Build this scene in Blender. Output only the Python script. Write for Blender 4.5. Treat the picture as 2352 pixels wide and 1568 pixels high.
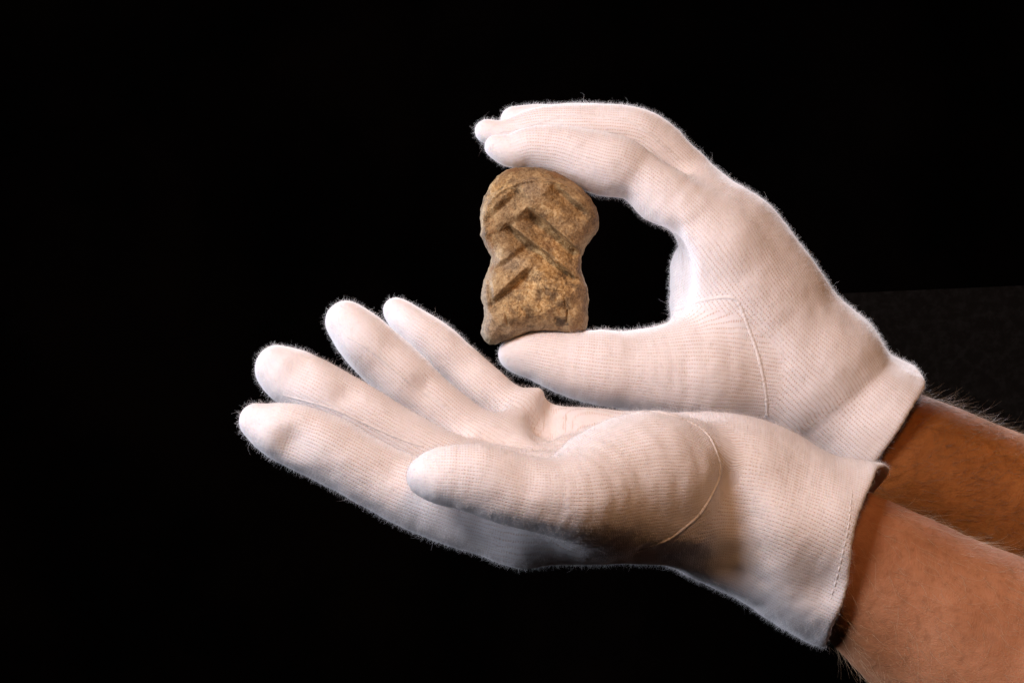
import bpy, math, random
import numpy as np
from mathutils import Vector
from mathutils.bvhtree import BVHTree

for _o in list(bpy.data.objects):
    bpy.data.objects.remove(_o)
scene = bpy.context.scene
COL = scene.collection
RNG = np.random.default_rng(7)

# ------------------------------------------------------------------ camera
D = 1.0            # metres from lens to the plane Y = 0
WID = 0.34         # width of the frame at that plane
Z0 = 1.2
S = WID / 2352.0   # metres per trace pixel (traces were read on a 2352 x 1568 view)
cam_d = bpy.data.cameras.new('camera')
cam = bpy.data.objects.new('camera', cam_d)
COL.objects.link(cam)
cam.location = (0, -D, Z0)
cam.rotation_euler = (math.radians(90), 0, 0)
cam_d.sensor_width = 36
cam_d.lens = 36 * D / WID
cam_d.clip_end = 50
cam_d.dof.use_dof = False
cam_d.dof.focus_distance = 1.05
cam_d.dof.aperture_fstop = 22
scene.camera = cam

# ------------------------------------------------------------------ world and lamps
world = bpy.data.worlds.new('World')
scene.world = world
world.use_nodes = True
world.node_tree.nodes['Background'].inputs[0].default_value = (0, 0, 0, 1)
world.node_tree.nodes['Background'].inputs[1].default_value = 0.0


def lamp(name, loc, target, size, power, color, size_y=None, spread=180):
    l = bpy.data.lights.new(name, 'AREA')
    l.energy = power
    l.color = color
    l.shape = 'RECTANGLE'
    l.size = size
    l.size_y = size_y or size
    l.spread = math.radians(spread)
    o = bpy.data.objects.new(name, l)
    COL.objects.link(o)
    o.location = loc
    o.rotation_euler = (Vector(target) - Vector(loc)).to_track_quat('-Z', 'Y').to_euler()
    return o


TG = (0.0, 0.05, 1.19)
lamp('key_softbox', (-0.62, -0.70, 1.86), (-0.02, 0.05, 1.19), 0.36, 12.6, (1.0, 0.915, 0.95))
lamp('cool_side_lamp', (-1.00, -0.42, 1.27), (-0.02, 0.05, 1.19), 0.20, 5.0, (0.80, 0.84, 1.0))
lamp('warm_top_lamp', (0.20, -0.82, 1.90), TG, 0.24, 5.6, (1.0, 0.52, 0.26))
lamp('rim_lamp_high', (0.14, 0.90, 1.72), TG, 0.30, 17.0, (0.84, 0.89, 1.0))
lamp('rim_lamp_side', (-0.80, 0.72, 1.20), TG, 0.30, 10.0, (0.78, 0.84, 1.0))

vs = scene.view_settings
vs.view_transform = 'Standard'
vs.look = 'None'
vs.exposure = 0.0
vs.gamma = 1.0
scene.cycles.use_denoising = True
scene.cycles.denoising_prefilter = 'NONE'      # keeps the lint and the knit crisp
scene.cycles.denoising_input_passes = 'RGB_ALBEDO_NORMAL'
scene.cycles.use_adaptive_sampling = False
scene.cycles.sample_clamp_indirect = 1.5
scene.cycles.blur_glossy = 1.0


# ------------------------------------------------------------------ small helpers
def P(px, py, Y):
    """trace pixel + depth in cm -> world point"""
    k = 1 + Y / 100.0 / D
    return np.array(((px - 1176) * S * k, Y / 100.0, (784 - py) * S * k + Z0))


def R(rpx, Y):
    return rpx * S * (1 + Y / 100.0 / D)


def link(name, data, parent=None, mat=None):
    o = bpy.data.objects.new(name, data)
    COL.objects.link(o)
    if parent is not None:
        o.parent = parent
        o.matrix_parent_inverse = parent.matrix_world.inverted()
    if mat is not None:
        data.materials.append(mat)
    return o


def empty(name, loc):
    o = bpy.data.objects.new(name, None)
    COL.objects.link(o)
    o.empty_display_size = 0.02
    o.location = loc
    bpy.context.view_layer.update()
    return o


def tag(o, **kw):
    for k, v in kw.items():
        o[k] = v
    return o


def vnoise(p, seed=0):
    """value noise in 0..1 for points p (n,3)"""
    i = np.floor(p).astype(np.int64)
    f = p - i
    f = f * f * (3 - 2 * f)
    out = np.zeros(len(p))
    for dx in (0, 1):
        for dy in (0, 1):
            for dz in (0, 1):
                h = (i[:, 0] + dx) * 374761393 + (i[:, 1] + dy) * 668265263 + (i[:, 2] + dz) * 2147483647 + seed * 974711
                h = (h ^ (h >> 13)) * 1274126177
                h = (h ^ (h >> 16)) & 0xFFFF
                w = (f[:, 0] if dx else 1 - f[:, 0]) * (f[:, 1] if dy else 1 - f[:, 1]) * (f[:, 2] if dz else 1 - f[:, 2])
                out += w * h / 65535.0
    return out


def fbm(p, seed=0, octv=3):
    s, a, t = 0, 1.0, 0
    for o in range(octv):
        s = s + a * (vnoise(p * 2 ** o, seed + o) - 0.5)
        t += a
        a *= 0.5
    return s / t


# ------------------------------------------------------------------ implicit surfaces
def catmull(rows, sub=3):
    a = np.array(rows, float)
    out = []
    n = len(a)
    for i in range(n - 1):
        p0, p1, p2, p3 = a[max(i - 1, 0)], a[i], a[i + 1], a[min(i + 2, n - 1)]
        for j in range(sub):
            t = j / sub
            out.append(0.5 * (2 * p1 + (p2 - p0) * t + (2 * p0 - 5 * p1 + 4 * p2 - p3) * t * t + (3 * p1 - p0 - 3 * p2 + p3) * t ** 3))
    out.append(a[-1])
    return np.array(out)


def chain(rows, sub=3):
    """rows (px, py, r_px, Y_cm) -> (n,4) xyz r in metres"""
    c = catmull(rows, sub)
    return np.array([np.append(P(x, y, Y), R(r, Y)) for x, y, r, Y in c])


def smin(a, b, k):
    h = np.clip(0.5 + 0.5 * (b - a) / k, 0, 1)
    return b + (a - b) * h - k * h * (1 - h)


def smax(a, b, k):
    return -smin(-a, -b, k)


class Field:
    def __init__(self, lo, hi, h):
        self.h = h
        self.lo = np.array(lo)
        self.n = np.ceil((np.array(hi) - self.lo) / h).astype(int) + 1
        self.ax = [self.lo[i] + h * np.arange(self.n[i]) for i in range(3)]

    def new(self):
        return np.full(self.n, 0.05, np.float32)

    def window(self, lo, hi):
        i0 = np.clip(np.floor((lo - self.lo) / self.h).astype(int), 0, self.n)
        i1 = np.clip(np.ceil((hi - self.lo) / self.h).astype(int) + 1, 0, self.n)
        return tuple(slice(a, b) for a, b in zip(i0, i1))

    def grid(self, w):
        return np.meshgrid(*[self.ax[i][w[i]].astype(np.float32) for i in range(3)], indexing='ij')

    def put_chain(self, f, ch, pad=0.014):
        for a, b in zip(ch[:-1], ch[1:]):
            m = max(a[3], b[3]) + pad
            w = self.window(np.minimum(a[:3], b[:3]) - m, np.maximum(a[:3], b[:3]) + m)
            X, Y, Z = self.grid(w)
            if X.size == 0:
                continue
            d = self.cone(X, Y, Z, a, b)
            f[w] = np.minimum(f[w], d)
        return f

    @staticmethod
    def cone(X, Y, Z, a, b):
        a = a.astype(np.float32)
        b = b.astype(np.float32)
        e = b[:3] - a[:3]
        L = max(float(e @ e), 1e-12)
        x, y, z = X - a[0], Y - a[1], Z - a[2]
        t = np.clip((x * e[0] + y * e[1] + z * e[2]) / L, 0, 1)
        return np.sqrt((x - t * e[0]) ** 2 + (y - t * e[1]) ** 2 + (z - t * e[2]) ** 2) - (a[3] + t * (b[3] - a[3]))

    def plane(self, p, n):
        return ((self.ax[0] - p[0]) * n[0])[:, None, None] + ((self.ax[1] - p[1]) * n[1])[None, :, None] + ((self.ax[2] - p[2]) * n[2])[None, None, :]

    def mesh(self, f, smooth=2):
        """naive surface nets"""
        s = f < 0
        c = np.zeros(self.n - 1, np.uint8)
        for i in (0, 1):
            for j in (0, 1):
                for k in (0, 1):
                    c += s[i:self.n[0] - 1 + i, j:self.n[1] - 1 + j, k:self.n[2] - 1 + k]
        cells = np.argwhere((c > 0) & (c < 8))
        idx = np.full(self.n - 1, -1, np.int64)
        idx[tuple(cells.T)] = np.arange(len(cells))
        acc = np.zeros((len(cells), 3))
        cnt = np.zeros(len(cells))
        cor = [(i, j, k) for i in (0, 1) for j in (0, 1) for k in (0, 1)]
        val = {q: f[cells[:, 0] + q[0], cells[:, 1] + q[1], cells[:, 2] + q[2]].astype(float) for q in cor}
        for q in cor:
            for a in range(3):
                if q[a]:
                    continue
                r = list(q)
                r[a] = 1
                v0, v1 = val[q], val[tuple(r)]
                m = (v0 < 0) != (v1 < 0)
                t = np.where(m, v0 / np.where(m, v0 - v1, 1), 0)
                p = np.tile(np.array(q, float), (len(cells), 1))
                p[:, a] += t
                acc[m] += p[m]
                cnt[m] += 1
        V = (cells + acc / cnt[:, None]) * self.h + self.lo
        quads = []
        for a in range(3):
            b, d = (a + 1) % 3, (a + 2) % 3
            sl0 = [slice(None)] * 3
            sl1 = [slice(None)] * 3
            sl0[a] = slice(0, -1)
            sl1[a] = slice(1, None)
            e = s[tuple(sl0)] != s[tuple(sl1)]
            E = np.argwhere(e)
            E = E[(E[:, b] > 0) & (E[:, d] > 0) & (E[:, b] < self.n[b] - 1) & (E[:, d] < self.n[d] - 1)]
            ins = s[tuple(E.T)]

            def cell(ob, od):
                q = E.copy()
                q[:, b] -= ob
                q[:, d] -= od
                return idx[tuple(q.T)]
            Q = np.stack([cell(1, 1), cell(0, 1), cell(0, 0), cell(1, 0)], 1)
            Q[~ins] = Q[~ins][:, ::-1]
            quads.append(Q)
        F = np.concatenate(quads)
        for _ in range(smooth):
            V = relax(V, F)
        return V, F


def relax(V, F, lam=0.5):
    acc = np.zeros_like(V)
    cnt = np.zeros(len(V))
    for i in range(4):
        a, b = F[:, i], F[:, (i + 1) % 4]
        for d in range(3):
            acc[:, d] += np.bincount(a, V[b, d], len(V)) + np.bincount(b, V[a, d], len(V))
        cnt += np.bincount(a, minlength=len(V)) + np.bincount(b, minlength=len(V))
    return V + lam * (acc / np.maximum(cnt, 1)[:, None] - V)


def vnormals(V, F):
    n = np.cross(V[F[:, 2]] - V[F[:, 0]], V[F[:, 3]] - V[F[:, 1]])
    N = np.zeros_like(V)
    for i in range(4):
        for d in range(3):
            N[:, d] += np.bincount(F[:, i], n[:, d], len(V))
    return N / np.maximum(np.linalg.norm(N, axis=1), 1e-12)[:, None], np.linalg.norm(n, axis=1) * 0.5


def to_mesh(name, V, F, origin=(0, 0, 0)):
    me = bpy.data.meshes.new(name)
    V = V - np.array(origin)
    me.vertices.add(len(V))
    me.vertices.foreach_set('co', V.ravel().astype(np.float32))
    k = F.shape[1]
    me.loops.add(F.size)
    me.loops.foreach_set('vertex_index', F.ravel().astype(np.int32))
    me.polygons.add(len(F))
    me.polygons.foreach_set('loop_start', np.arange(0, F.size, k, dtype=np.int32))
    me.polygons.foreach_set('loop_total', np.full(len(F), k, dtype=np.int32))
    me.polygons.foreach_set('use_smooth', np.ones(len(F), bool))
    me.update(calc_edges=True)
    me.validate()
    return me


def attr_vec(me, name, arr):
    a = me.attributes.new(name, 'FLOAT_VECTOR', 'POINT')
    a.data.foreach_set('vector', arr.ravel().astype(np.float32))


def wales(V, rows):
    """knit coordinates about a smooth axis: arc length along it and girth round it (0 facing the lens)"""
    ch = chain(rows, 10)
    best = np.full(len(V), 1e9)
    u = np.zeros(len(V))
    v = np.zeros(len(V))
    s0 = 0.0
    ref = np.array((0, -1.0, 0))
    for a, b in zip(ch[:-1], ch[1:]):
        e = b[:3] - a[:3]
        L = np.linalg.norm(e)
        if L < 1e-7:
            continue
        T = e / L
        q = V - a[:3]
        t = np.clip(q @ T, 0, L)
        off = q - t[:, None] * T
        d = np.linalg.norm(off, axis=1)
        A = ref - T * (ref @ T)
        A /= np.linalg.norm(A)
        B = np.cross(T, A)
        m = d < best
        best[m] = d[m]
        u[m] = s0 + t[m]
        rr = a[3] + (t[m] / L) * (b[3] - a[3])
        v[m] = np.arctan2(off[m] @ B, off[m] @ A) * rr
        s0 += L
    return u, v


def near_chain(V, ch):
    """distance, arc length, angle about the axis (0 facing the lens) for the nearest point of a chain"""
    best = np.full(len(V), 1e9)
    u = np.zeros(len(V))
    th = np.zeros(len(V))
    s0 = 0.0
    ref = np.array((0, -1.0, 0))
    for a, b in zip(ch[:-1], ch[1:]):
        e = b[:3] - a[:3]
        L = np.linalg.norm(e)
        if L < 1e-7:
            continue
        T = e / L
        q = V - a[:3]
        t = np.clip(q @ T, 0, L)
        off = q - t[:, None] * T
        d = np.linalg.norm(off, axis=1) - (a[3] + (t / L) * (b[3] - a[3]))
        A = ref - T * (ref @ T)
        A /= np.linalg.norm(A)
        B = np.cross(T, A)
        ang = np.arctan2(off @ B, off @ A)
        m = d < best
        best[m] = d[m]
        u[m] = s0 + t[m]
        th[m] = ang[m]
        s0 += L
    return best, u, th


# ------------------------------------------------------------------ materials
class NT:
    def __init__(self, name):
        self.m = bpy.data.materials.new(name)
        self.m.use_nodes = True
        self.t = self.m.node_tree
        self.b = self.t.nodes['Principled BSDF']
        self.out = self.t.nodes['Material Output']

    def n(self, typ, **kw):
        x = self.t.nodes.new(typ)
        for k, v in kw.items():
            setattr(x, k, v)
        return x

    def set(self, sock, v):
        if hasattr(v, 'is_linked'):
            self.t.links.new(v, sock)
        else:
            sock.default_value = v

    def math(self, op, a, b=None, c=None, clamp=False):
        x = self.n('ShaderNodeMath', operation=op, use_clamp=clamp)
        for i, v in enumerate((a, b, c)):
            if v is not None:
                self.set(x.inputs[i], v)
        return x.outputs[0]

    def mix(self, f, a, b, blend='MIX'):
        x = self.n('ShaderNodeMix', data_type='RGBA', blend_type=blend)
        self.set(x.inputs[0], f)
        self.set(x.inputs[6], a)
        self.set(x.inputs[7], b)
        return x.outputs[2]

    def noise(self, scale, detail=3, rough=0.5, vec=None, out=0):
        x = self.n('ShaderNodeTexNoise')
        x.inputs['Scale'].default_value = scale
        x.inputs['Detail'].default_value = detail
        x.inputs['Roughness'].default_value = rough
        self.set(x.inputs['Vector'], vec if vec is not None else self.co())
        return x.outputs[out]

    def co(self):
        if not hasattr(self, '_co'):
            self._co = self.n('ShaderNodeTexCoord').outputs['Object']
        return self._co

    def ramp(self, f, stops, interp='LINEAR'):
        x = self.n('ShaderNodeValToRGB')
        x.color_ramp.interpolation = interp
        el = x.color_ramp.elements
        while len(el) < len(stops):
            el.new(0.5)
        for e, (p, c) in zip(el, stops):
            e.position = p
            e.color = c if len(c) == 4 else (*c, 1)
        self.set(x.inputs[0], f)
        return x.outputs[0]

    def smooth(self, v, a, b):
        x = self.n('ShaderNodeMapRange', interpolation_type='SMOOTHSTEP')
        self.set(x.inputs[0], v)
        x.inputs[1].default_value = a
        x.inputs[2].default_value = b
        return x.outputs[0]

    def bump(self, h, strength, dist, normal=None):
        x = self.n('ShaderNodeBump')
        x.inputs['Strength'].default_value = strength
        x.inputs['Distance'].default_value = dist
        self.set(x.inputs['Height'], h)
        if normal is not None:
            self.set(x.inputs['Normal'], normal)
        return x.outputs[0]


def knit_material():
    t = NT('white_cotton_knit')
    PV, PU = 0.00122, 0.00085

    def pattern(name):
        a = t.n('ShaderNodeAttribute', attribute_name=name)
        sp = t.n('ShaderNodeSeparateXYZ')
        t.set(sp.inputs[0], a.outputs['Vector'])
        wob = t.math('MULTIPLY', t.math('SUBTRACT', t.noise(260, 2), 0.5), 0.0007)
        v = t.math('ADD', sp.outputs[1], wob)
        cv = t.math('COSINE', t.math('MULTIPLY', v, 2 * math.pi / PV))
        gap = t.smooth(cv, 0.25, 1.0)
        # stitches of neighbouring columns are staggered by half a course
        u = t.math('ADD', sp.outputs[0], wob)
        cu = t.math('COSINE', t.math('MULTIPLY', u, 2 * math.pi / PU))
        dot = t.smooth(cu, -0.4, 0.9)
        tip = t.smooth(sp.outputs[0], 0.001, 0.016)
        return t.math('MULTIPLY', t.math('MULTIPLY', gap, tip), t.math('MULTIPLY_ADD', dot, 0.8, 0.2)), sp.outputs[2]

    pa, w = pattern('knit_finger')
    pb, hem = pattern('knit_body')
    g = t.n('ShaderNodeMix', data_type='FLOAT')
    t.set(g.inputs[0], w)
    t.set(g.inputs[2], pa)
    t.set(g.inputs[3], pb)
    g = g.outputs[0]
    worn = t.smooth(t.noise(75, 3, 0.6), 0.30, 0.62)
    g = t.math('MULTIPLY', g, t.math('MULTIPLY_ADD', worn, 0.6, 0.4))
    fib = t.noise(2600, 2, 0.6)
    base = t.mix(t.smooth(t.noise(60, 4, 0.6), 0.35, 0.75), (0.80, 0.765, 0.765, 1), (0.845, 0.81, 0.81, 1))
    colr = t.mix(t.math('MULTIPLY', g, 0.62), base, (0.56, 0.33, 0.21, 1))
    colr = t.mix(t.math('MULTIPLY', t.smooth(fib, 0.35, 0.75), 0.10), colr, (0.66, 0.58, 0.53, 1))
    t.set(t.b.inputs['Base Color'], colr)
    t.b.inputs['Roughness'].default_value = 0.95
    t.b.inputs['Specular IOR Level'].default_value = 0.1
    t.b.inputs['Subsurface Weight'].default_value = 0.15
    t.b.inputs['Subsurface Radius'].default_value = (1.0, 0.55, 0.3)
    t.b.inputs['Subsurface Scale'].default_value = 0.0025
    t.b.inputs['Sheen Weight'].default_value = 0.25
    t.b.inputs['Sheen Roughness'].default_value = 0.5
    h = t.math('SUBTRACT', t.math('MULTIPLY', fib, 0.35), g)
    n1 = t.bump(t.noise(130, 4, 0.55), 0.25, 0.0012)
    t.set(t.b.inputs['Normal'], t.bump(h, 0.55, 0.00028, n1))
    return t.m


def plain(name, color, rough=0.9, sss=0.0, spec=0.2, trans=0.0):
    t = NT(name)
    c = t.mix(t.noise(900, 2), (*color, 1), (*[x * 0.82 for x in color], 1))
    t.set(t.b.inputs['Base Color'], c)
    t.b.inputs['Roughness'].default_value = rough
    t.b.inputs['Specular IOR Level'].default_value = spec
    if trans:
        tr = t.n('ShaderNodeBsdfTranslucent')
        tr.inputs[0].default_value = (*color, 1)
        mx = t.n('ShaderNodeMixShader')
        mx.inputs[0].default_value = trans
        t.t.links.new(t.b.outputs[0], mx.inputs[1])
        t.t.links.new(tr.outputs[0], mx.inputs[2])
        t.t.links.new(mx.outputs[0], t.out.inputs[0])
    return t.m


def skin_material(name, tone):
    t = NT(name)
    a = t.noise(40, 4, 0.6)
    c = t.ramp(a, [(0.3, tone[0]), (0.55, tone[1]), (0.75, tone[2])])
    mott = t.smooth(t.noise(330, 4, 0.65), 0.45, 0.72)
    c = t.mix(t.math('MULTIPLY', mott, 0.5), c, (*[x * 0.72 for x in tone[0]], 1))
    t.set(t.b.inputs['Base Color'], c)
    t.b.inputs['Roughness'].default_value = 0.68
    t.b.inputs['Specular IOR Level'].default_value = 0.22
    t.b.inputs['Subsurface Weight'].default_value = 0.35
    t.b.inputs['Subsurface Radius'].default_value = (1.0, 0.35, 0.18)
    t.b.inputs['Subsurface Scale'].default_value = 0.004
    vor = t.n('ShaderNodeTexVoronoi', feature='DISTANCE_TO_EDGE')
    vor.inputs['Scale'].default_value = 1100
    t.set(vor.inputs['Vector'], t.co())
    crease = t.smooth(vor.outputs['Distance'], 0.0, 0.25)
    n1 = t.bump(t.noise(70, 4, 0.5), 0.3, 0.003)
    n2 = t.bump(t.noise(300, 5, 0.6), 0.45, 0.0008, n1)
    t.set(t.b.inputs['Normal'], t.bump(crease, 0.35, 0.00014, n2))
    return t.m


def bone_material():
    t = NT('weathered_bone')
    at = t.n('ShaderNodeAttribute', attribute_name='stain')
    sp = t.n('ShaderNodeSeparateXYZ')
    t.set(sp.inputs[0], at.outputs['Vector'])
    gold, dark, grey = sp.outputs
    n1 = t.noise(120, 7, 0.72)
    c = t.ramp(n1, [(0.33, (0.066, 0.034, 0.011)), (0.45, (0.175, 0.098, 0.036)), (0.55, (0.30, 0.185, 0.080)), (0.67, (0.58, 0.42, 0.22))])
    n2 = t.noise(520, 6, 0.78)
    goldc = t.ramp(n2, [(0.38, (0.15, 0.066, 0.014)), (0.48, (0.46, 0.26, 0.078)), (0.59, (0.80, 0.57, 0.28))])
    c = t.mix(t.math('MULTIPLY', gold, t.smooth(t.noise(240, 4, 0.6), 0.38, 0.58)), c, goldc)
    greyc = t.ramp(n2, [(0.36, (0.13, 0.085, 0.048)), (0.62, (0.46, 0.35, 0.23))])
    c = t.mix(grey, c, greyc)
    n3 = t.noise(1500, 4, 0.7)
    c = t.mix(t.math('MULTIPLY', t.smooth(n3, 0.42, 0.60), 0.9), t.mix(0.12, c, (0.03, 0.016, 0.006, 1)), t.mix(0.22, c, (0.78, 0.58, 0.31, 1)))
    pits = t.smooth(t.noise(900, 4, 0.75), 0.58, 0.70)
    c = t.mix(t.math('MULTIPLY', pits, 0.75), c, (0.050, 0.028, 0.012, 1))
    red = t.smooth(t.noise(95, 3, 0.5), 0.60, 0.72)
    c = t.mix(t.math('MULTIPLY', red, 0.5), c, (0.22, 0.085, 0.018, 1))
    c = t.mix(dark, c, (0.022, 0.017, 0.012, 1))
    t.set(t.b.inputs['Base Color'], c)
    t.set(t.b.inputs['Roughness'], t.math('MULTIPLY_ADD', n2, 0.35, 0.42))
    t.b.inputs['Specular IOR Level'].default_value = 0.35
    b1 = t.bump(n1, 0.45, 0.0018)
    b2 = t.bump(n3, 0.5, 0.0003, t.bump(n2, 0.7, 0.0009, b1))
    t.set(t.b.inputs['Normal'], t.bump(pits, 0.5, -0.0004, b2))
    return t.m


M_KNIT = knit_material()
M_FUZZ = plain('cotton_fuzz', (0.82, 0.79, 0.78), 0.8, trans=0.45)
M_SEAM = plain('seam_thread', (0.84, 0.80, 0.785))
M_INNER = skin_material('inner_arm_skin', [(0.31, 0.126, 0.055), (0.39, 0.172, 0.084), (0.45, 0.215, 0.115)])
M_OUTER = skin_material('tanned_shaded_arm_skin', [(0.20, 0.064, 0.010), (0.28, 0.096, 0.019), (0.34, 0.13, 0.032)])  # outer-arm tan, deepened further: this arm's shade is put into the colour
M_HAIRD = plain('dark_arm_hair', (0.15, 0.095, 0.055), 0.35, spec=0.7, trans=0.4)
M_HAIR = plain('blond_arm_hair', (0.48, 0.34, 0.21), 0.4, spec=0.6, trans=0.25)
M_BONE = bone_material()


# ------------------------------------------------------------------ fibres and seams
def fibres(name, parent, V, F, N, A, mat, n, lmin, lmax, rad, curl, lie, seed, pts=5, flow=None, power=2.0, keep=None):
    rng = np.random.default_rng(seed)
    w = A if keep is None else A * keep
    pick = rng.choice(len(F), n, p=w / w.sum())
    b = rng.random((n, 2))
    q = F[pick]
    c = (V[q[:, 0]] * ((1 - b[:, :1]) * (1 - b[:, 1:])) + V[q[:, 1]] * (b[:, :1] * (1 - b[:, 1:])) + V[q[:, 2]] * (b[:, :1] * b[:, 1:]) + V[q[:, 3]] * ((1 - b[:, :1]) * b[:, 1:]))
    nn = N[q].mean(1)
    L = lmin + (lmax - lmin) * rng.random(n) ** power
    rnd = rng.normal(size=(n, 3))
    if flow is not None:
        rnd = rnd * 0.35 + np.array(flow)
    tang = rnd - nn * (rnd * nn).sum(1)[:, None]
    tang /= np.linalg.norm(tang, axis=1)[:, None]
    d = nn * (1 - lie) + tang * lie
    d /= np.linalg.norm(d, axis=1)[:, None]
    pos = np.zeros((n, pts, 3), np.float32)
    p = c - nn * 0.0002
    side = np.cross(d, rng.normal(size=(n, 3)))
    side /= np.linalg.norm(side, axis=1)[:, None]
    pos[:, 0] = p
    cw = curl * rng.random(n)[:, None]
    for k in range(1, pts):
        jit = rng.normal(size=(n, 3)) * curl * 0.35
        d = d + side * cw + jit
        d /= np.linalg.norm(d, axis=1)[:, None]
        p = p + d * (L / (pts - 1))[:, None]
        pos[:, k] = p
    cu = bpy.data.hair_curves.new(name)
    cu.add_curves([pts] * n)
    cu.points.foreach_set('position', pos.ravel())
    prof = np.linspace(1, 0.25, pts)[None, :] * (0.6 + 0.8 * rng.random((n, 1))) * rad
    at = cu.attributes.get('radius') or cu.attributes.new('radius', 'FLOAT', 'POINT')
    at.data.foreach_set('value', prof.ravel().astype(np.float32))
    cu.materials.append(mat)
    o = bpy.data.objects.new(name, cu)
    COL.objects.link(o)
    o.parent = parent
    o.matrix_parent_inverse = parent.matrix_world.inverted()
    o['kind'] = 'stuff'
    return o


def cast(tree, px, py):
    """where the sight line through a trace pixel meets a surface already built"""
    o = Vector((0, -D, Z0))
    d = (Vector(P(px, py, 0)) - o).normalized()
    h = tree.ray_cast(o, d)
    return h


def seam(name, parent, tree, path, rad, step, depth=0.5, stitch=True, ymax=None):
    dash = 'hem' in name
    pts = catmull(path, 14)
    hits = []
    for x, y in pts:
        loc, nor, _, _ = cast(tree, x, y)
        if loc is not None and (ymax is None or loc.y < ymax):
            hits.append((np.array(loc), np.array(nor)))
    if len(hits) < 4:
        return None
    # resample evenly
    pos = np.array([h[0] for h in hits])
    nor = np.array([h[1] for h in hits])
    for _ in range(2):
        nor[1:-1] = (nor[:-2] + 2 * nor[1:-1] + nor[2:]) / 4
        pos[1:-1] = (pos[:-2] + 2 * pos[1:-1] + pos[2:]) / 4
    s = np.concatenate([[0], np.cumsum(np.linalg.norm(np.diff(pos, axis=0), axis=1))])
    ss = np.arange(0, s[-1], step)
    pos = np.stack([np.interp(ss, s, pos[:, i]) for i in range(3)], 1)
    nor = np.stack([np.interp(ss, s, nor[:, i]) for i in range(3)], 1)
    nor /= np.linalg.norm(nor, axis=1)[:, None]
    T = np.gradient(pos, axis=0)
    T /= np.linalg.norm(T, axis=1)[:, None]
    B = np.cross(T, nor)
    k = 8
    VV, FF = [], []
    rng = np.random.default_rng(3)
    for i in range(len(pos)):
        e = min(1.0, (min(i, len(pos) - 1 - i) + 0.3) / 4)
        r = rad * e * ((1.0 if i % 6 < 4 else 0.2) if dash else 0.88 + 0.2 * (i % 3 == 1)) * (0.85 + 0.3 * rng.random())
        for j in range(k):
            a = 2 * math.pi * j / k
            VV.append(pos[i] + nor[i] * (math.sin(a) * r * 0.8 - depth * rad) + B[i] * math.cos(a) * r * 1.25)
    for i in range(len(pos) - 1):
        for j in range(k):
            FF.append((i * k + j, i * k + (j + 1) % k, (i + 1) * k + (j + 1) % k, (i + 1) * k + j))
    me = to_mesh(name, np.array(VV), np.array(FF))
    return link(name, me, parent, M_SEAM)


# ------------------------------------------------------------------ gloves
H = 0.00085


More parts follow.
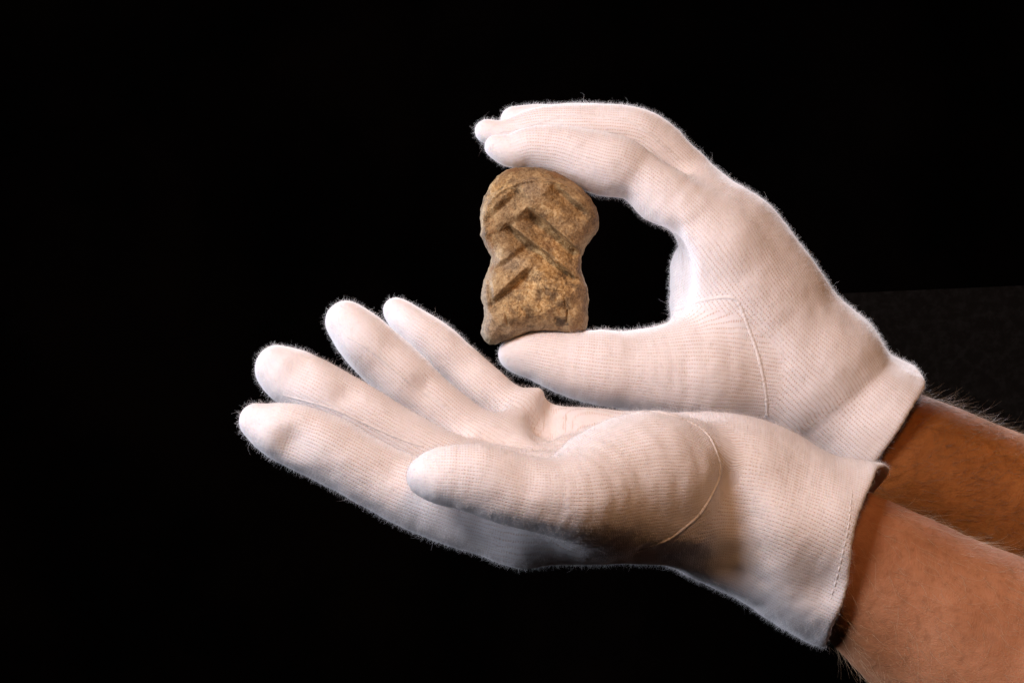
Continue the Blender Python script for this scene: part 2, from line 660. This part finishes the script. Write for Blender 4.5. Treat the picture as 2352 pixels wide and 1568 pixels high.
def build_glove(person, spec, seed):
    fing = [chain(f) for f in spec['fingers']]
    thumb = chain(spec['thumb'])
    palm = [chain(c) for c in spec['palm']]
    wrist = [chain(c) for c in spec['wrist']]
    allp = np.concatenate(fing + [thumb] + palm + wrist)
    lo = (allp[:, :3] - allp[:, 3:]).min(0) - 0.006
    hi = (allp[:, :3] + allp[:, 3:]).max(0) + 0.006
    G = Field(lo, hi, H)
    f = G.new()
    for c in fing:
        g = G.put_chain(G.new(), c)
        f = smin(f, g, spec.get('k_finger', 0.0012))
    body = G.new()
    for c in palm:
        g = G.put_chain(G.new(), c, 0.02)
        body = smin(body, g, spec.get('k_meta', 0.009))
    for c in wrist:
        g = G.put_chain(G.new(), c, 0.02)
        body = smin(body, g, 0.012)
    f = smin(f, body, spec.get('k_palm', 0.006))
    th = G.put_chain(G.new(), thumb, 0.02)
    f = smin(f, th, spec.get('k_thumb', 0.003))
    for rows, k in spec['ridges']:
        f = smin(f, G.put_chain(G.new(), chain(rows, 4)), k)
    for rows, k in spec['creases']:
        f = smax(f, -G.put_chain(G.new(), chain(rows, 4)), k)
    # cuff: a sleeve of cloth, open at its end
    pe, ne = spec['cuff_end']
    ps = spec['cuff_deep']
    end = G.plane(pe, ne).astype(np.float32)
    for lip, amp, rad in spec.get('lips', []):
        w = G.window(lip - 3 * rad, lip + 3 * rad)
        X, Y, Z = G.grid(w)
        end[w] -= amp * np.exp(-((X - lip[0]) ** 2 + (Y - lip[1]) ** 2 + (Z - lip[2]) ** 2) / rad ** 2)
    deep = G.plane(ps, ne)
    hollow = np.maximum(f + 0.0022, -deep)
    f = smax(f, -hollow, 0.0004)
    f = smax(f, end, 0.0024)
    V, F = G.mesh(f.astype(np.float32), 2)
    # keep to the largest shell only
    N, A = vnormals(V, F)
    # soft unevenness of loose cloth
    nz = np.stack([fbm(V * 42.0, seed + 10 * q, 2) for q in range(3)], 1)
    V = V + nz * 0.0013
    nz = np.stack([fbm(V * 130.0, seed + 50 + 10 * q, 2) for q in range(3)], 1)
    V = V + nz * 0.0008
    for rows_, amp, rad in spec.get('dents', []):
        c = P(*rows_)
        d = np.linalg.norm(V - c, axis=1)
        V = V + np.array((0, amp, 0)) * np.exp(-(d / rad) ** 2)[:, None]
    N, A = vnormals(V, F)
    gl = to_mesh('glove', V, F)
    # coordinates of the knit
    bd = np.full(len(V), 1e9)
    bu = np.zeros(len(V))
    bv = np.zeros(len(V))
    for i, c in enumerate(fing + [thumb]):
        d, _, _ = near_chain(V, c)
        rows = (spec['fingers'][i] + spec['palm'][i][1:3]) if i < len(fing) else spec['thumb_axis']
        u, v = wales(V, rows)
        m = d < bd
        bd[m] = d[m]
        bu[m] = u[m]
        bv[m] = v[m] + i * 0.0017
        if i == len(fing):
            thumb_m = m
    u, v = wales(V, spec['axis'])
    dp = np.full(len(V), 1e9)
    for c in palm + wrist:
        e, _, _ = near_chain(V, c)
        dp = np.minimum(dp, e)
    w = 1 / (1 + np.exp((dp - bd - 0.001) / 0.0012))
    w[thumb_m] = (dp[thumb_m] < bd[thumb_m] - 0.003).astype(float)
    attr_vec(gl, 'knit_finger', np.stack([bu, bv, w], 1))
    attr_vec(gl, 'knit_body', np.stack([u, v, w], 1))
    o = link('glove', gl, person, M_KNIT)
    tree = BVHTree.FromPolygons([Vector(v) for v in V], F.tolist())
    fibres('fuzz', o, V, F, N, A, M_FUZZ, spec['fuzz'], 0.0004, 0.0026, 0.000016, 0.7, 0.45, seed, power=1.7)
    fibres('stray_fibres', o, V, F, N, A, M_FUZZ, spec['fuzz'] // 110, 0.0015, 0.0060, 0.000019, 1.1, 0.45, seed + 1, pts=8, power=2.5)
    for nm, path, rad, dep in spec['seams']:
        seam(nm, o, tree, path, rad, 0.0005, dep)
    return o, tree


lower = dict(
    fingers=[
        [(592, 969, 43, -1.6), (628, 983, 60, -1.6), (664, 995, 71, -1.6), (723, 1017, 75, -1.5), (783, 1047, 76, -1.4), (847, 1082, 75, -1.3), (904, 1112, 76, -1.2), (1000, 1150, 84, -1.1), (1100, 1183, 86, -1.0), (1200, 1203, 90, -1.0)],
        [(638, 845, 54, 1.0), (668, 866, 67, 1.0), (712, 888, 70, 1.0), (780, 927, 70, 1.1), (845, 964, 70, 1.2), (915, 1005, 68, 1.3), (1000, 1050, 70, 1.4), (1130, 1108, 78, 1.4)],
        [(795, 740, 49, 3.4), (818, 764, 58, 3.4), (841, 786, 62, 3.4), (882, 826, 65, 3.5), (928, 868, 66, 3.5), (975, 912, 62, 3.6), (1040, 965, 62, 3.6), (1110, 1015, 64, 3.6), (1200, 1060, 70, 3.5)],
        [(911, 716, 32, 6.2), (935, 738, 42, 6.1), (960, 757, 46, 6.0), (993, 781, 49, 5.9), (1035, 822, 52, 5.8), (1075, 857, 53, 5.7), (1115, 892, 54, 5.6), (1160, 932, 54, 5.5), (1230, 985, 60, 5.4)],
    ],
    thumb=[(984, 1093, 50, -3.8), (1024, 1094, 69, -3.8), (1098, 1101, 81, -3.7), (1172, 1121, 84, -3.5), (1262, 1139, 88, -3.2), (1333, 1142, 107, -2.6), (1395, 1124, 143, -1.1), (1480, 1106, 158, -0.1), (1550, 1095, 140, 0.8)],
    palm=[
        [(1200, 1203, 90, -1.0), (1330, 1200, 95, -0.8), (1500, 1190, 102, 0.0), (1700, 1180, 150, 1.8)],
        [(1130, 1108, 78, 1.4), (1300, 1122, 82, 1.5), (1500, 1135, 95, 1.8), (1700, 1170, 140, 2.2)],
        [(1200, 1060, 70, 3.5), (1350, 1074, 78, 3.5), (1500, 1092, 92, 3.5), (1700, 1150, 140, 3.0)],
        [(1230, 985, 60, 5.5), (1340, 1005, 71, 5.3), (1480, 1030, 85, 5.0), (1620, 1052, 106, 4.2), (1720, 1110, 130, 3.4)],
    ],
    wrist=[[(1670, 1150, 180, 2.4), (1772, 1190, 188, 2.6), (1865, 1243, 205, 2.8), (1958, 1275, 222, 3.0), (2060, 1305, 236, 3.2)]],
    axis=[(900, 1120, 170, 2.4), (1300, 1150, 180, 2.6), (1600, 1160, 190, 2.6), (1772, 1190, 188, 2.6), (1958, 1275, 222, 3.0), (2060, 1305, 236, 3.2)],
    ridges=[
        ([(1236, 908, 15, 5.2), (1205, 938, 20, 4.6), (1150, 984, 22, 3.6), (1085, 1028, 20, 2.5)], 0.008),
    ],
    creases=[
        ([(1688, 1110, 10, -0.4), (1696, 1190, 32, -0.5), (1690, 1260, 42, -0.4), (1672, 1330, 42, 0.1)], 0.014),
        ([(1480, 1290, 22, -1.3), (1560, 1296, 32, -0.9), (1610, 1315, 30, -0.4)], 0.006),
        ([(1264, 930, 7, 5.0), (1272, 948, 10, 4.6), (1266, 975, 10, 4.1), (1240, 1008, 7, 3.2)], 0.010),
    ],
    dents=[((668, 1018, -2.6), 0.0022, 0.006), ((690, 855, 0.2), 0.0016, 0.006), ((620, 1000, -2.2), -0.0006, 0.006),
           ((880, 845, 2.8), 0.0012, 0.007), ((1030, 850, 5.2), 0.0015, 0.007), ((975, 885, 2.6), 0.0016, 0.0045), ((900, 1065, -2.4), 0.0013, 0.005), ((800, 905, 0.1), 0.0012, 0.005), ((1075, 830, 5.0), 0.0014, 0.0045), ((1205, 1085, -4.6), 0.0012, 0.005), ((1120, 940, 4.6), 0.0014, 0.004), ((1810, 1110, 0.4), 0.004, 0.011), ((1900, 1350, 0.1), 0.003, 0.009), ((1850, 1200, 0.0), -0.003, 0.013), ((1930, 1180, 0.4), -0.003, 0.009)],
    cuff_end=(P(1958, 1277, 3.0), np.array((0.955, -0.10, -0.28))),
    cuff_deep=P(1760, 1185, 2.6),
    k_thumb=0.006,
    lips=[(P(2030, 1075, 4.5), 0.005, 0.016), (P(1985, 1200, 0.0), -0.0025, 0.014), (P(1940, 1360, 0.2), 0.002, 0.012)],
    fuzz=220000,
    thumb_axis=[(940, 1090, 60, -3.8), (1100, 1101, 82, -3.7), (1262, 1132, 95, -3.2), (1480, 1120, 125, -0.9), (1640, 1110, 130, 0.0)],
    seams=[
        ('thumb_seam', [(1455, 948), (1500, 945), (1560, 958), (1621, 992), (1650, 1047), (1655, 1086), (1640, 1128), (1609, 1179), (1570, 1214), (1531, 1241), (1460, 1266)], 0.0006, 0.15),
        ('finger_seam', [(789, 768), (840, 797), (890, 835), (940, 877), (983, 906), (1046, 948)], 0.0005, 0.45),
        ('finger_seam', [(640, 905), (756, 936), (830, 968), (878, 990), (940, 1015), (985, 1027)], 0.0005, 0.45),
        ('cuff_hem', [(1957, 1120), (1954, 1163), (1948, 1214), (1936, 1269), (1921, 1331), (1905, 1382)], 0.00032, 0.3),
    ],
)
lower['cuff_end'] = (lower['cuff_end'][0], lower['cuff_end'][1] / np.linalg.norm(lower['cuff_end'][1]))

upper = dict(
    fingers=[
        [(1140, 337, 27, 8.0), (1160, 345, 36, 8.0), (1182, 347, 41, 8.0), (1219, 338, 48, 8.0), (1281, 345, 58, 8.0), (1335, 362, 66, 8.0), (1390, 377, 72, 8.0), (1424, 384, 70, 8.0), (1462, 403, 61, 8.0), (1512, 440, 66, 8.0), (1580, 500, 80, 8.1), (1650, 575, 92, 8.2)],
        [(1119, 301, 28, 9.8), (1150, 307, 31, 9.8), (1190, 308, 40, 9.9), (1237, 300, 52, 10), (1300, 302, 62, 10), (1380, 305, 65, 10), (1450, 312, 68, 10), (1493, 332, 68, 10), (1552, 386, 62, 10), (1630, 458, 64, 10), (1710, 535, 70, 10)],
        [(1180, 272, 31, 12), (1230, 275, 38, 12), (1300, 285, 48, 12), (1400, 292, 52, 12), (1465, 305, 50, 12), (1540, 370, 50, 12), (1630, 462, 54, 12), (1712, 545, 60, 12)],
        [(1262, 300, 30, 13.8), (1310, 305, 36, 13.8), (1400, 322, 42, 13.8), (1490, 362, 45, 13.8), (1610, 475, 50, 13.8), (1712, 560, 60, 13.8)],
    ],
    thumb=[(1184, 815, 38, 7.4), (1205, 817, 48, 7.4), (1242, 821, 58, 7.3), (1300, 836, 72, 7.2), (1385, 843, 87, 7.2), (1440, 850, 92, 7.4), (1515, 858, 112, 7.8), (1610, 860, 140, 8.4), (1660, 865, 140, 8.8)],
    palm=[
        [(1650, 575, 92, 8.2), (1740, 700, 108, 8.6), (1850, 850, 130, 9.4)],
        [(1710, 535, 70, 10), (1795, 648, 74, 10.3), (1850, 722, 78, 10.4), (1900, 805, 94, 10.5)],
        [(1712, 545, 60, 12), (1800, 668, 68, 12.3), (1890, 812, 92, 12)],
        [(1712, 560, 60, 13.8), (1795, 690, 68, 13.6), (1885, 830, 90, 13)],
        [(1610, 452, 58, 9.1), (1690, 530, 76, 9.1), (1790, 670, 86, 9.4)],
        [(1610, 620, 72, 10.5), (1640, 740, 100, 10.5), (1700, 840, 120, 10.5)],
        [(1660, 620, 70, 8.6), (1660, 720, 90, 8.6), (1680, 840, 130, 9.0), (1800, 900, 140, 9.4)],
    ],
    wrist=[
        [(1850, 850, 130, 9.6), (1900, 872, 138, 9.6), (1950, 935, 130, 9.6), (2002, 985, 160, 9.7), (2060, 1030, 174, 9.8), (2140, 1085, 158, 9.9)],
        [(1850, 850, 120, 11.4), (1900, 872, 132, 11.4), (1950, 935, 128, 11.4), (2002, 985, 160, 11.4), (2060, 1030, 174, 11.4), (2140, 1085, 158, 11.4)],
    ],
    axis=[(1450, 300, 120, 10), (1600, 520, 140, 10), (1750, 720, 170, 10), (1900, 872, 170, 10.5), (1950, 935, 170, 10.5), (2060, 1030, 190, 10.5), (2140, 1085, 200, 10.5)],
    ridges=[],
    creases=[
        ([(1420, 470, 13, 7.6), (1432, 448, 12, 6.9), (1450, 425, 6, 6.75)], 0.005),
        ([(1496, 560, 40, 6.0), (1514, 566, 40, 8.3)], 0.008),
        ([(1516, 600, 50, 6.0), (1534, 604, 48, 8.4)], 0.008),
        ([(1508, 648, 48, 6.0), (1528, 650, 46, 8.4)], 0.008),
        ([(1490, 690, 34, 6.0), (1508, 690, 32, 8.3)], 0.008),
        ([(1555, 520, 6, 6.9), (1548, 545, 8, 7.3), (1538, 570, 8, 8.0)], 0.004),
    ],
    cuff_end=(P(2064, 967, 10.5), np.array((0.80, -0.06, -0.60))),
    cuff_deep=P(1900, 880, 10.5),
    lips=[(P(2118, 868, 10.5), -0.006, 0.012), (P(2020, 1010, 8.0), 0.002, 0.015)],
    fuzz=220000,
    k_thumb=0.006,
    k_meta=0.012,
    thumb_axis=[(1150, 806, 40, 7.4), (1300, 836, 72, 7.2), (1440, 852, 92, 7.4), (1610, 862, 110, 8.4), (1760, 880, 120, 9.0)],
    seams=[
        ('thumb_seam', [(1548, 716), (1590, 696), (1640, 685), (1683, 684), (1700, 704), (1722, 760), (1740, 810), (1752, 860), (1760, 910), (1762, 965)], 0.0007, 0.45),
        ('finger_seam', [(1139, 306), (1192, 295), (1245, 280), (1288, 269), (1351, 266), (1414, 272), (1457, 284), (1500, 312), (1540, 348), (1566, 374)], 0.0005, 0.45),
    ],
)
upper['cuff_end'] = (upper['cuff_end'][0], upper['cuff_end'][1] / np.linalg.norm(upper['cuff_end'][1]))

person = empty('person', P(2300, 1500, 5.0))
tag(person, label='bare forearms in white knit gloves, one hand open, the other pinching a bone', category='person')

glove_open, tree_open = build_glove(person, lower, 11)
glove_open['label'] = 'white knit glove on the open hand, palm up'
glove_pinch, tree_pinch = build_glove(person, upper, 23)
glove_pinch['label'] = 'white knit glove on the hand pinching the bone'


# ------------------------------------------------------------------ forearms
def build_forearm(chains, seed, hairs, flow, label, skin, hair):
    cs = [chain(c) for c in chains]
    allp = np.concatenate(cs)
    lo = (allp[:, :3] - allp[:, 3:]).min(0) - 0.006
    hi = (allp[:, :3] + allp[:, 3:]).max(0) + 0.006
    G = Field(lo, hi, 0.0022)
    f = G.new()
    for c in cs:
        f = smin(f, G.put_chain(G.new(), c, 0.03), 0.015)
    V, F = G.mesh(f.astype(np.float32), 4)
    N, A = vnormals(V, F)
    V = V + N * (fbm(V * 22.0, seed, 3) * 0.004)[:, None]
    N, A = vnormals(V, F)
    o = link('forearm', to_mesh('forearm', V, F), person, skin)
    o['label'] = label
    q = V[F].mean(1)
    keep = ((q[:, 0] < 0.22) & (q[:, 2] > 1.0)).astype(float)
    fibres('arm_hair', o, V, F, N, A, hair, hairs, 0.004, 0.014, 0.000034, 0.18, 0.80, seed, pts=7, flow=flow, keep=keep, power=1.5)
    return o


build_forearm([[(1800, 1205, 135, 2.7), (1900, 1262, 162, 2.9), (2012, 1327, 182, 3.0), (2150, 1425, 212, 3.0), (2300, 1525, 248, 2.8), (2650, 1750, 320, 2.0), (3100, 2020, 350, 1.0)]],
              5, 4200, (0.7, -0.2, -0.7), 'forearm of the open hand, pinkish tanned skin with fine blond hair', M_INNER, M_HAIR)
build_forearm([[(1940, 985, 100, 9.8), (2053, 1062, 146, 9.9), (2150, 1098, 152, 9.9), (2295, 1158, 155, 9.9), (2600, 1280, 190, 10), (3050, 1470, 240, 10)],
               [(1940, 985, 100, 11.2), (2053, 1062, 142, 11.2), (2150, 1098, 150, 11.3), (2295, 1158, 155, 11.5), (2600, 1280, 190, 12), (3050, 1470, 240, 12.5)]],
              6, 5200, (0.8, 0.0, 0.25), 'forearm of the pinching hand, tanned skin darkened for shade, with dark hair', M_OUTER, M_HAIRD)


# ------------------------------------------------------------------ the engraved bone
def build_bone():
    out = np.array([(345, 150), (280, 195), (220, 265), (180, 350), (157, 430), (150, 500), (157, 580), (153, 640), (175, 690), (208, 750), (232, 800), (228, 850), (200, 910), (175, 980), (156, 1060), (156, 1112), (176, 1170), (180, 1240), (162, 1310), (158, 1370), (183, 1420), (218, 1450), (262, 1454), (310, 1436), (390, 1416), (450, 1388), (520, 1360), (620, 1354), (720, 1358), (780, 1372), (825, 1376), (870, 1366), (925, 1356), (948, 1330), (960, 1250), (956, 1180), (962, 1100), (950, 1020), (926, 960), (906, 890), (906, 810), (930, 740), (970, 680), (1014, 635), (1037, 580), (1040, 510), (1015, 430), (975, 360), (910, 290), (840, 232), (770, 192), (700, 160), (600, 136), (500, 128), (400, 134)], float)
    n = len(out)
    Y0 = 7.5
    step = 5.2
    us = np.arange(110, 1090, step)
    vs_ = np.arange(90, 1500, step)
    ws = np.arange(-360, 385, step)
    U, Vv = np.meshgrid(us, vs_, indexing='ij')
    d2 = np.full(U.shape, 1e9)
    inside = np.zeros(U.shape, bool)
    for i in range(n):
        a, b = out[i], out[(i + 1) % n]
        e = b - a
        x, y = U - a[0], Vv - a[1]
        t = np.clip((x * e[0] + y * e[1]) / (e @ e), 0, 1)
        d2 = np.minimum(d2, np.hypot(x - t * e[0], y - t * e[1]))
        c = ((a[1] <= Vv) & (b[1] > Vv)) | ((b[1] <= Vv) & (a[1] > Vv))
        xi = a[0] + (Vv - a[1]) / np.where(b[1] == a[1], 1e-9, b[1] - a[1]) * e[0]
        inside ^= c & (U < xi)
    sd = np.where(inside, -d2, d2)
    t = np.clip(-sd / 210.0, 0, 1)
    prof = np.sqrt(np.clip(1 - (1 - t) ** 2, 0, 1))
    pt = np.stack([U.ravel(), Vv.ravel(), np.zeros(U.size)], 1)

    def nz(scale, seed, octv=3):
        return fbm(pt / scale, seed, octv).reshape(U.shape)

    wob = nz(90, 3) * 9

    def groove(a, b, width, depth, lean=0.0, taper=0.25):
        a, b = np.array(a, float), np.array(b, float)
        e = b - a
        L = np.linalg.norm(e)
        T = e / L
        Nn = np.array((-T[1], T[0]))
        x, y = U - a[0], Vv - a[1]
        s = (x * T[0] + y * T[1]) / L
        c = x * Nn[0] + y * Nn[1] + wob
        along = np.clip(s / taper, 0, 1) * np.clip((1 - s) / taper, 0, 1)
        along = along * along * (3 - 2 * along)
        c = c - lean * width * 0.3
        wl = width * (1 + lean * np.sign(c))
        q = np.clip(1 - np.abs(c) / wl, 0, 1)
        return -depth * (0.55 * q + 0.45 * q * q * (3 - 2 * q)) * np.sqrt(along)

    def side(a, b, soft):
        """0..1 step across the line a-b"""
        a, b = np.array(a, float), np.array(b, float)
        T = (b - a) / np.linalg.norm(b - a)
        c = -(U - a[0]) * T[1] + (Vv - a[1]) * T[0] + wob
        q = np.clip(0.5 + c / soft / 2, 0, 1)
        return q * q * (3 - 2 * q)

    rel = np.zeros(U.shape)
    rel += groove((505, 425), (955, 805), 98, 116, 0.74, 0.2)
    rel += groove((345, 545), (905, 980), 84, 108, 0.72, 0.22)
    rel += groove((555, 870), (200, 1190), 84, 72, -0.45, 0.22)
    rel += groove((455, 285), (150, 570), 110, 60, -0.5, 0.25)
    rel += groove((685, 265), (975, 510), 90, 70, 0.55, 0.25)
    rel += groove((505, 490), (140, 700), 96, 46, -0.4, 0.3)
    rel += groove((540, 695), (260, 905), 72, 40, -0.45, 0.3)
    rel += groove((440, 1160), (540, 1270), 22, 16, 0, 0.3)
    rel += groove((190, 830), (240, 1200), 30, 26, 0, 0.3)
    rel += groove((335, 1210), (360, 1320), 12, 18, 0, 0.3)
    rel += groove((800, 1190), (795, 1300), 9, 22, 0, 0.2)
    rel += groove((620, 1045), (800, 1070), 9, 12, 0, 0.3)
    rel += groove((770, 1080), (790, 1200), 8, 12, 0, 0.3)
    # smooth crown over the head of the bone
    arc = np.hypot((U - 590) / 470.0, (Vv - 620) / 395.0)
    rel -= 34 * np.clip((arc - 1.0) / 0.05, 0, 1) * np.clip((620 - Vv) / 200, 0, 1)
    rel += 20 * np.exp(-((arc - 0.97) / 0.035) ** 2) * np.clip((560 - Vv) / 160, 0, 1)
    patch = np.clip(1 - np.maximum(np.abs(U - 752 + wob) / 48, np.abs(Vv - 1283 + wob * 0.7) / 34), 0, 0.25) * 4
    rel -= 12 * patch
    # swellings
    rel += 46 * np.exp(-(((U - 620) / 230) ** 2 + ((Vv - 1020) / 230) ** 2))
    rel += 30 * np.exp(-(((U - 620) / 260) ** 2 + ((Vv - 350) / 150) ** 2))
    rel -= 22 * np.exp(-(((U - 560) / 400) ** 2 + ((Vv - 1320) / 50) ** 2))
    rel += nz(150, 5) * 40 + nz(46, 9) * 11 + nz(17, 13) * 7
    edge = np.clip(-sd / 70, 0, 1)
    front = 30 + 215 * prof ** 0.9 + rel * edge
    back = 30 + 215 * prof + nz(120, 31) * 40 * edge
    sdn = sd + nz(40, 41) * 16 + nz(14, 43) * 7
    W = ws[None, None, :]
    f = np.maximum(W - front[:, :, None], -W - back[:, :, None])
    f = smax(f, sdn[:, :, None], 26.0)
    # spongy loss at the lower left corner and left flank
    pts3 = np.stack(np.meshgrid(us, vs_, ws, indexing='ij'), -1).reshape(-1, 3)
    del pts3
    G = Field((us[0], vs_[0], ws[0]), (us[-1], vs_[-1], ws[-1]), step)
    f = f[:G.n[0], :G.n[1], :G.n[2]]
    G.n = np.array(f.shape)
    V, F = G.mesh(f.astype(np.float32), 1)
    u, v, w = V.T
    k = 1 + Y0 / 100 / D
    sc = 0.30753 * S * k
    Wd = np.stack([(1056.5 + 0.30753 * u - 1176) * S * k, Y0 / 100 - w * sc, (784 - 344.5 - 0.30753 * v) * S * k + Z0], 1)
    cen = np.array(((1056.5 + 0.30753 * 560 - 1176) * S * k, Y0 / 100, (784 - 344.5 - 0.30753 * 1440) * S * k + Z0))
    # orientation: v runs downwards, so check the winding
    N, A = vnormals(Wd, F)
    if ((Wd - Wd.mean(0)) * N).sum(1).mean() < 0:
        F = F[:, ::-1]

    def blob(cu_, cv, ru, rv):
        return np.exp(-(((u - cu_) / ru) ** 2 + ((v - cv) / rv) ** 2))
    p3 = np.stack([u, v, w], 1)
    gold = np.clip(1.2 * blob(640, 1000, 260, 240) + 0.8 * blob(720, 500, 200, 130) + 0.7 * blob(330, 290, 190, 90) + 0.7 * blob(620, 260, 160, 60) + 0.6 * blob(700, 760, 150, 110) + 0.5 * blob(480, 1200, 180, 120) + 0.6 * blob(200, 520, 70, 160), 0, 1)
    dark = np.clip(1 - np.maximum(np.abs(u - 752) / 46, np.abs(v - 1283) / 32) + fbm(p3 / 16, 77) * 1.3, 0, 0.3) / 0.3 * (w > 0)
    dark = np.maximum(dark, np.clip(1 - np.hypot((u - 425) / 26, (v - 320) / 40) + fbm(p3 / 20, 78), 0, 0.5) * 1.3 * (w > 0))
    dark = np.maximum(dark, np.clip(1 - np.hypot((u - 520) / 40, (v - 1315) / 14) + fbm(p3 / 12, 79) * 1.6, 0, 0.5) * 1.2 * (w > 0))
    grey = np.clip(0.9 * blob(200, 1370, 80, 130) + 0.8 * blob(500, 1340, 400, 45) + 0.7 * blob(540, 300, 90, 80) + 0.6 * blob(190, 1050, 50, 220) + 0.5 * blob(400, 850, 120, 80), 0, 1)
    me = to_mesh('carved_bone', Wd, F, cen)
    attr_vec(me, 'stain', np.stack([gold, np.clip(dark, 0, 1) * 0.7, grey], 1))
    o = link('carved_bone', me, None, M_BONE)
    o.location = cen
    tag(o, label='brown weathered bone with carved chevron grooves pinched between gloved index finger and thumb', category='bone')
    return o


build_bone()


# ------------------------------------------------------------------ dark backdrop
def backdrop():
    t = NT('black_cloth')
    c = t.mix(t.smooth(t.noise(6, 4, 0.6), 0.35, 0.7), (0.0012, 0.0010, 0.0010, 1), (0.0030, 0.0020, 0.0017, 1))
    t.set(t.b.inputs['Base Color'], c)
    t.b.inputs['Roughness'].default_value = 1.0
    t.b.inputs['Specular IOR Level'].default_value = 0.0
    xs = np.linspace(-1.6, 1.6, 120)
    zs = np.linspace(0.0, 2.4, 60)
    X, Z = np.meshgrid(xs, zs, indexing='ij')
    Yv = 1.55 + 0.03 * np.sin(X * 9 + np.sin(Z * 2) * 1.3 + Z * 2.2) + 0.02 * np.sin(X * 21 + Z * 3)
    V = np.stack([X.ravel(), Yv.ravel(), Z.ravel()], 1)
    idx = np.arange(V.shape[0]).reshape(X.shape)
    F = np.stack([idx[:-1, :-1].ravel(), idx[1:, :-1].ravel(), idx[1:, 1:].ravel(), idx[:-1, 1:].ravel()], 1)
    o = link('backdrop', to_mesh('backdrop', V, F), None, t.m)
    tag(o, kind='structure', label='black cloth backdrop hanging in soft folds', category='backdrop')
    # dull dark board standing in front of the cloth
    t2 = NT('dull_black_board')
    c2 = t2.mix(t2.smooth(t2.noise(160, 3, 0.7), 0.4, 0.7), (0.006, 0.0052, 0.0046, 1), (0.010, 0.009, 0.0085, 1))
    t2.set(t2.b.inputs['Base Color'], c2)
    t2.b.inputs['Roughness'].default_value = 1.0
    t2.b.inputs['Specular IOR Level'].default_value = 0.0
    Yb = 70
    a, b = P(1700, 683, Yb), P(2900, 632, Yb)
    th = np.array((0, 0.02, 0))
    a, c = P(1900, 675, Yb), P(2040, 1640, Yb)
    v = [a, b, np.array((b[0], b[1], c[2])), c]
    V = np.array(v + [q + th for q in v])
    F = np.array([(0, 3, 2, 1), (4, 5, 6, 7), (0, 1, 5, 4), (1, 2, 6, 5), (2, 3, 7, 6), (3, 0, 4, 7)])
    me = to_mesh('backdrop_board', V, F)
    me.polygons.foreach_set('use_smooth', np.zeros(6, bool))
    o2 = link('backdrop_board', me, None, t2.m)
    tag(o2, kind='structure', label='dull dark board standing before the black cloth', category='board')


backdrop()
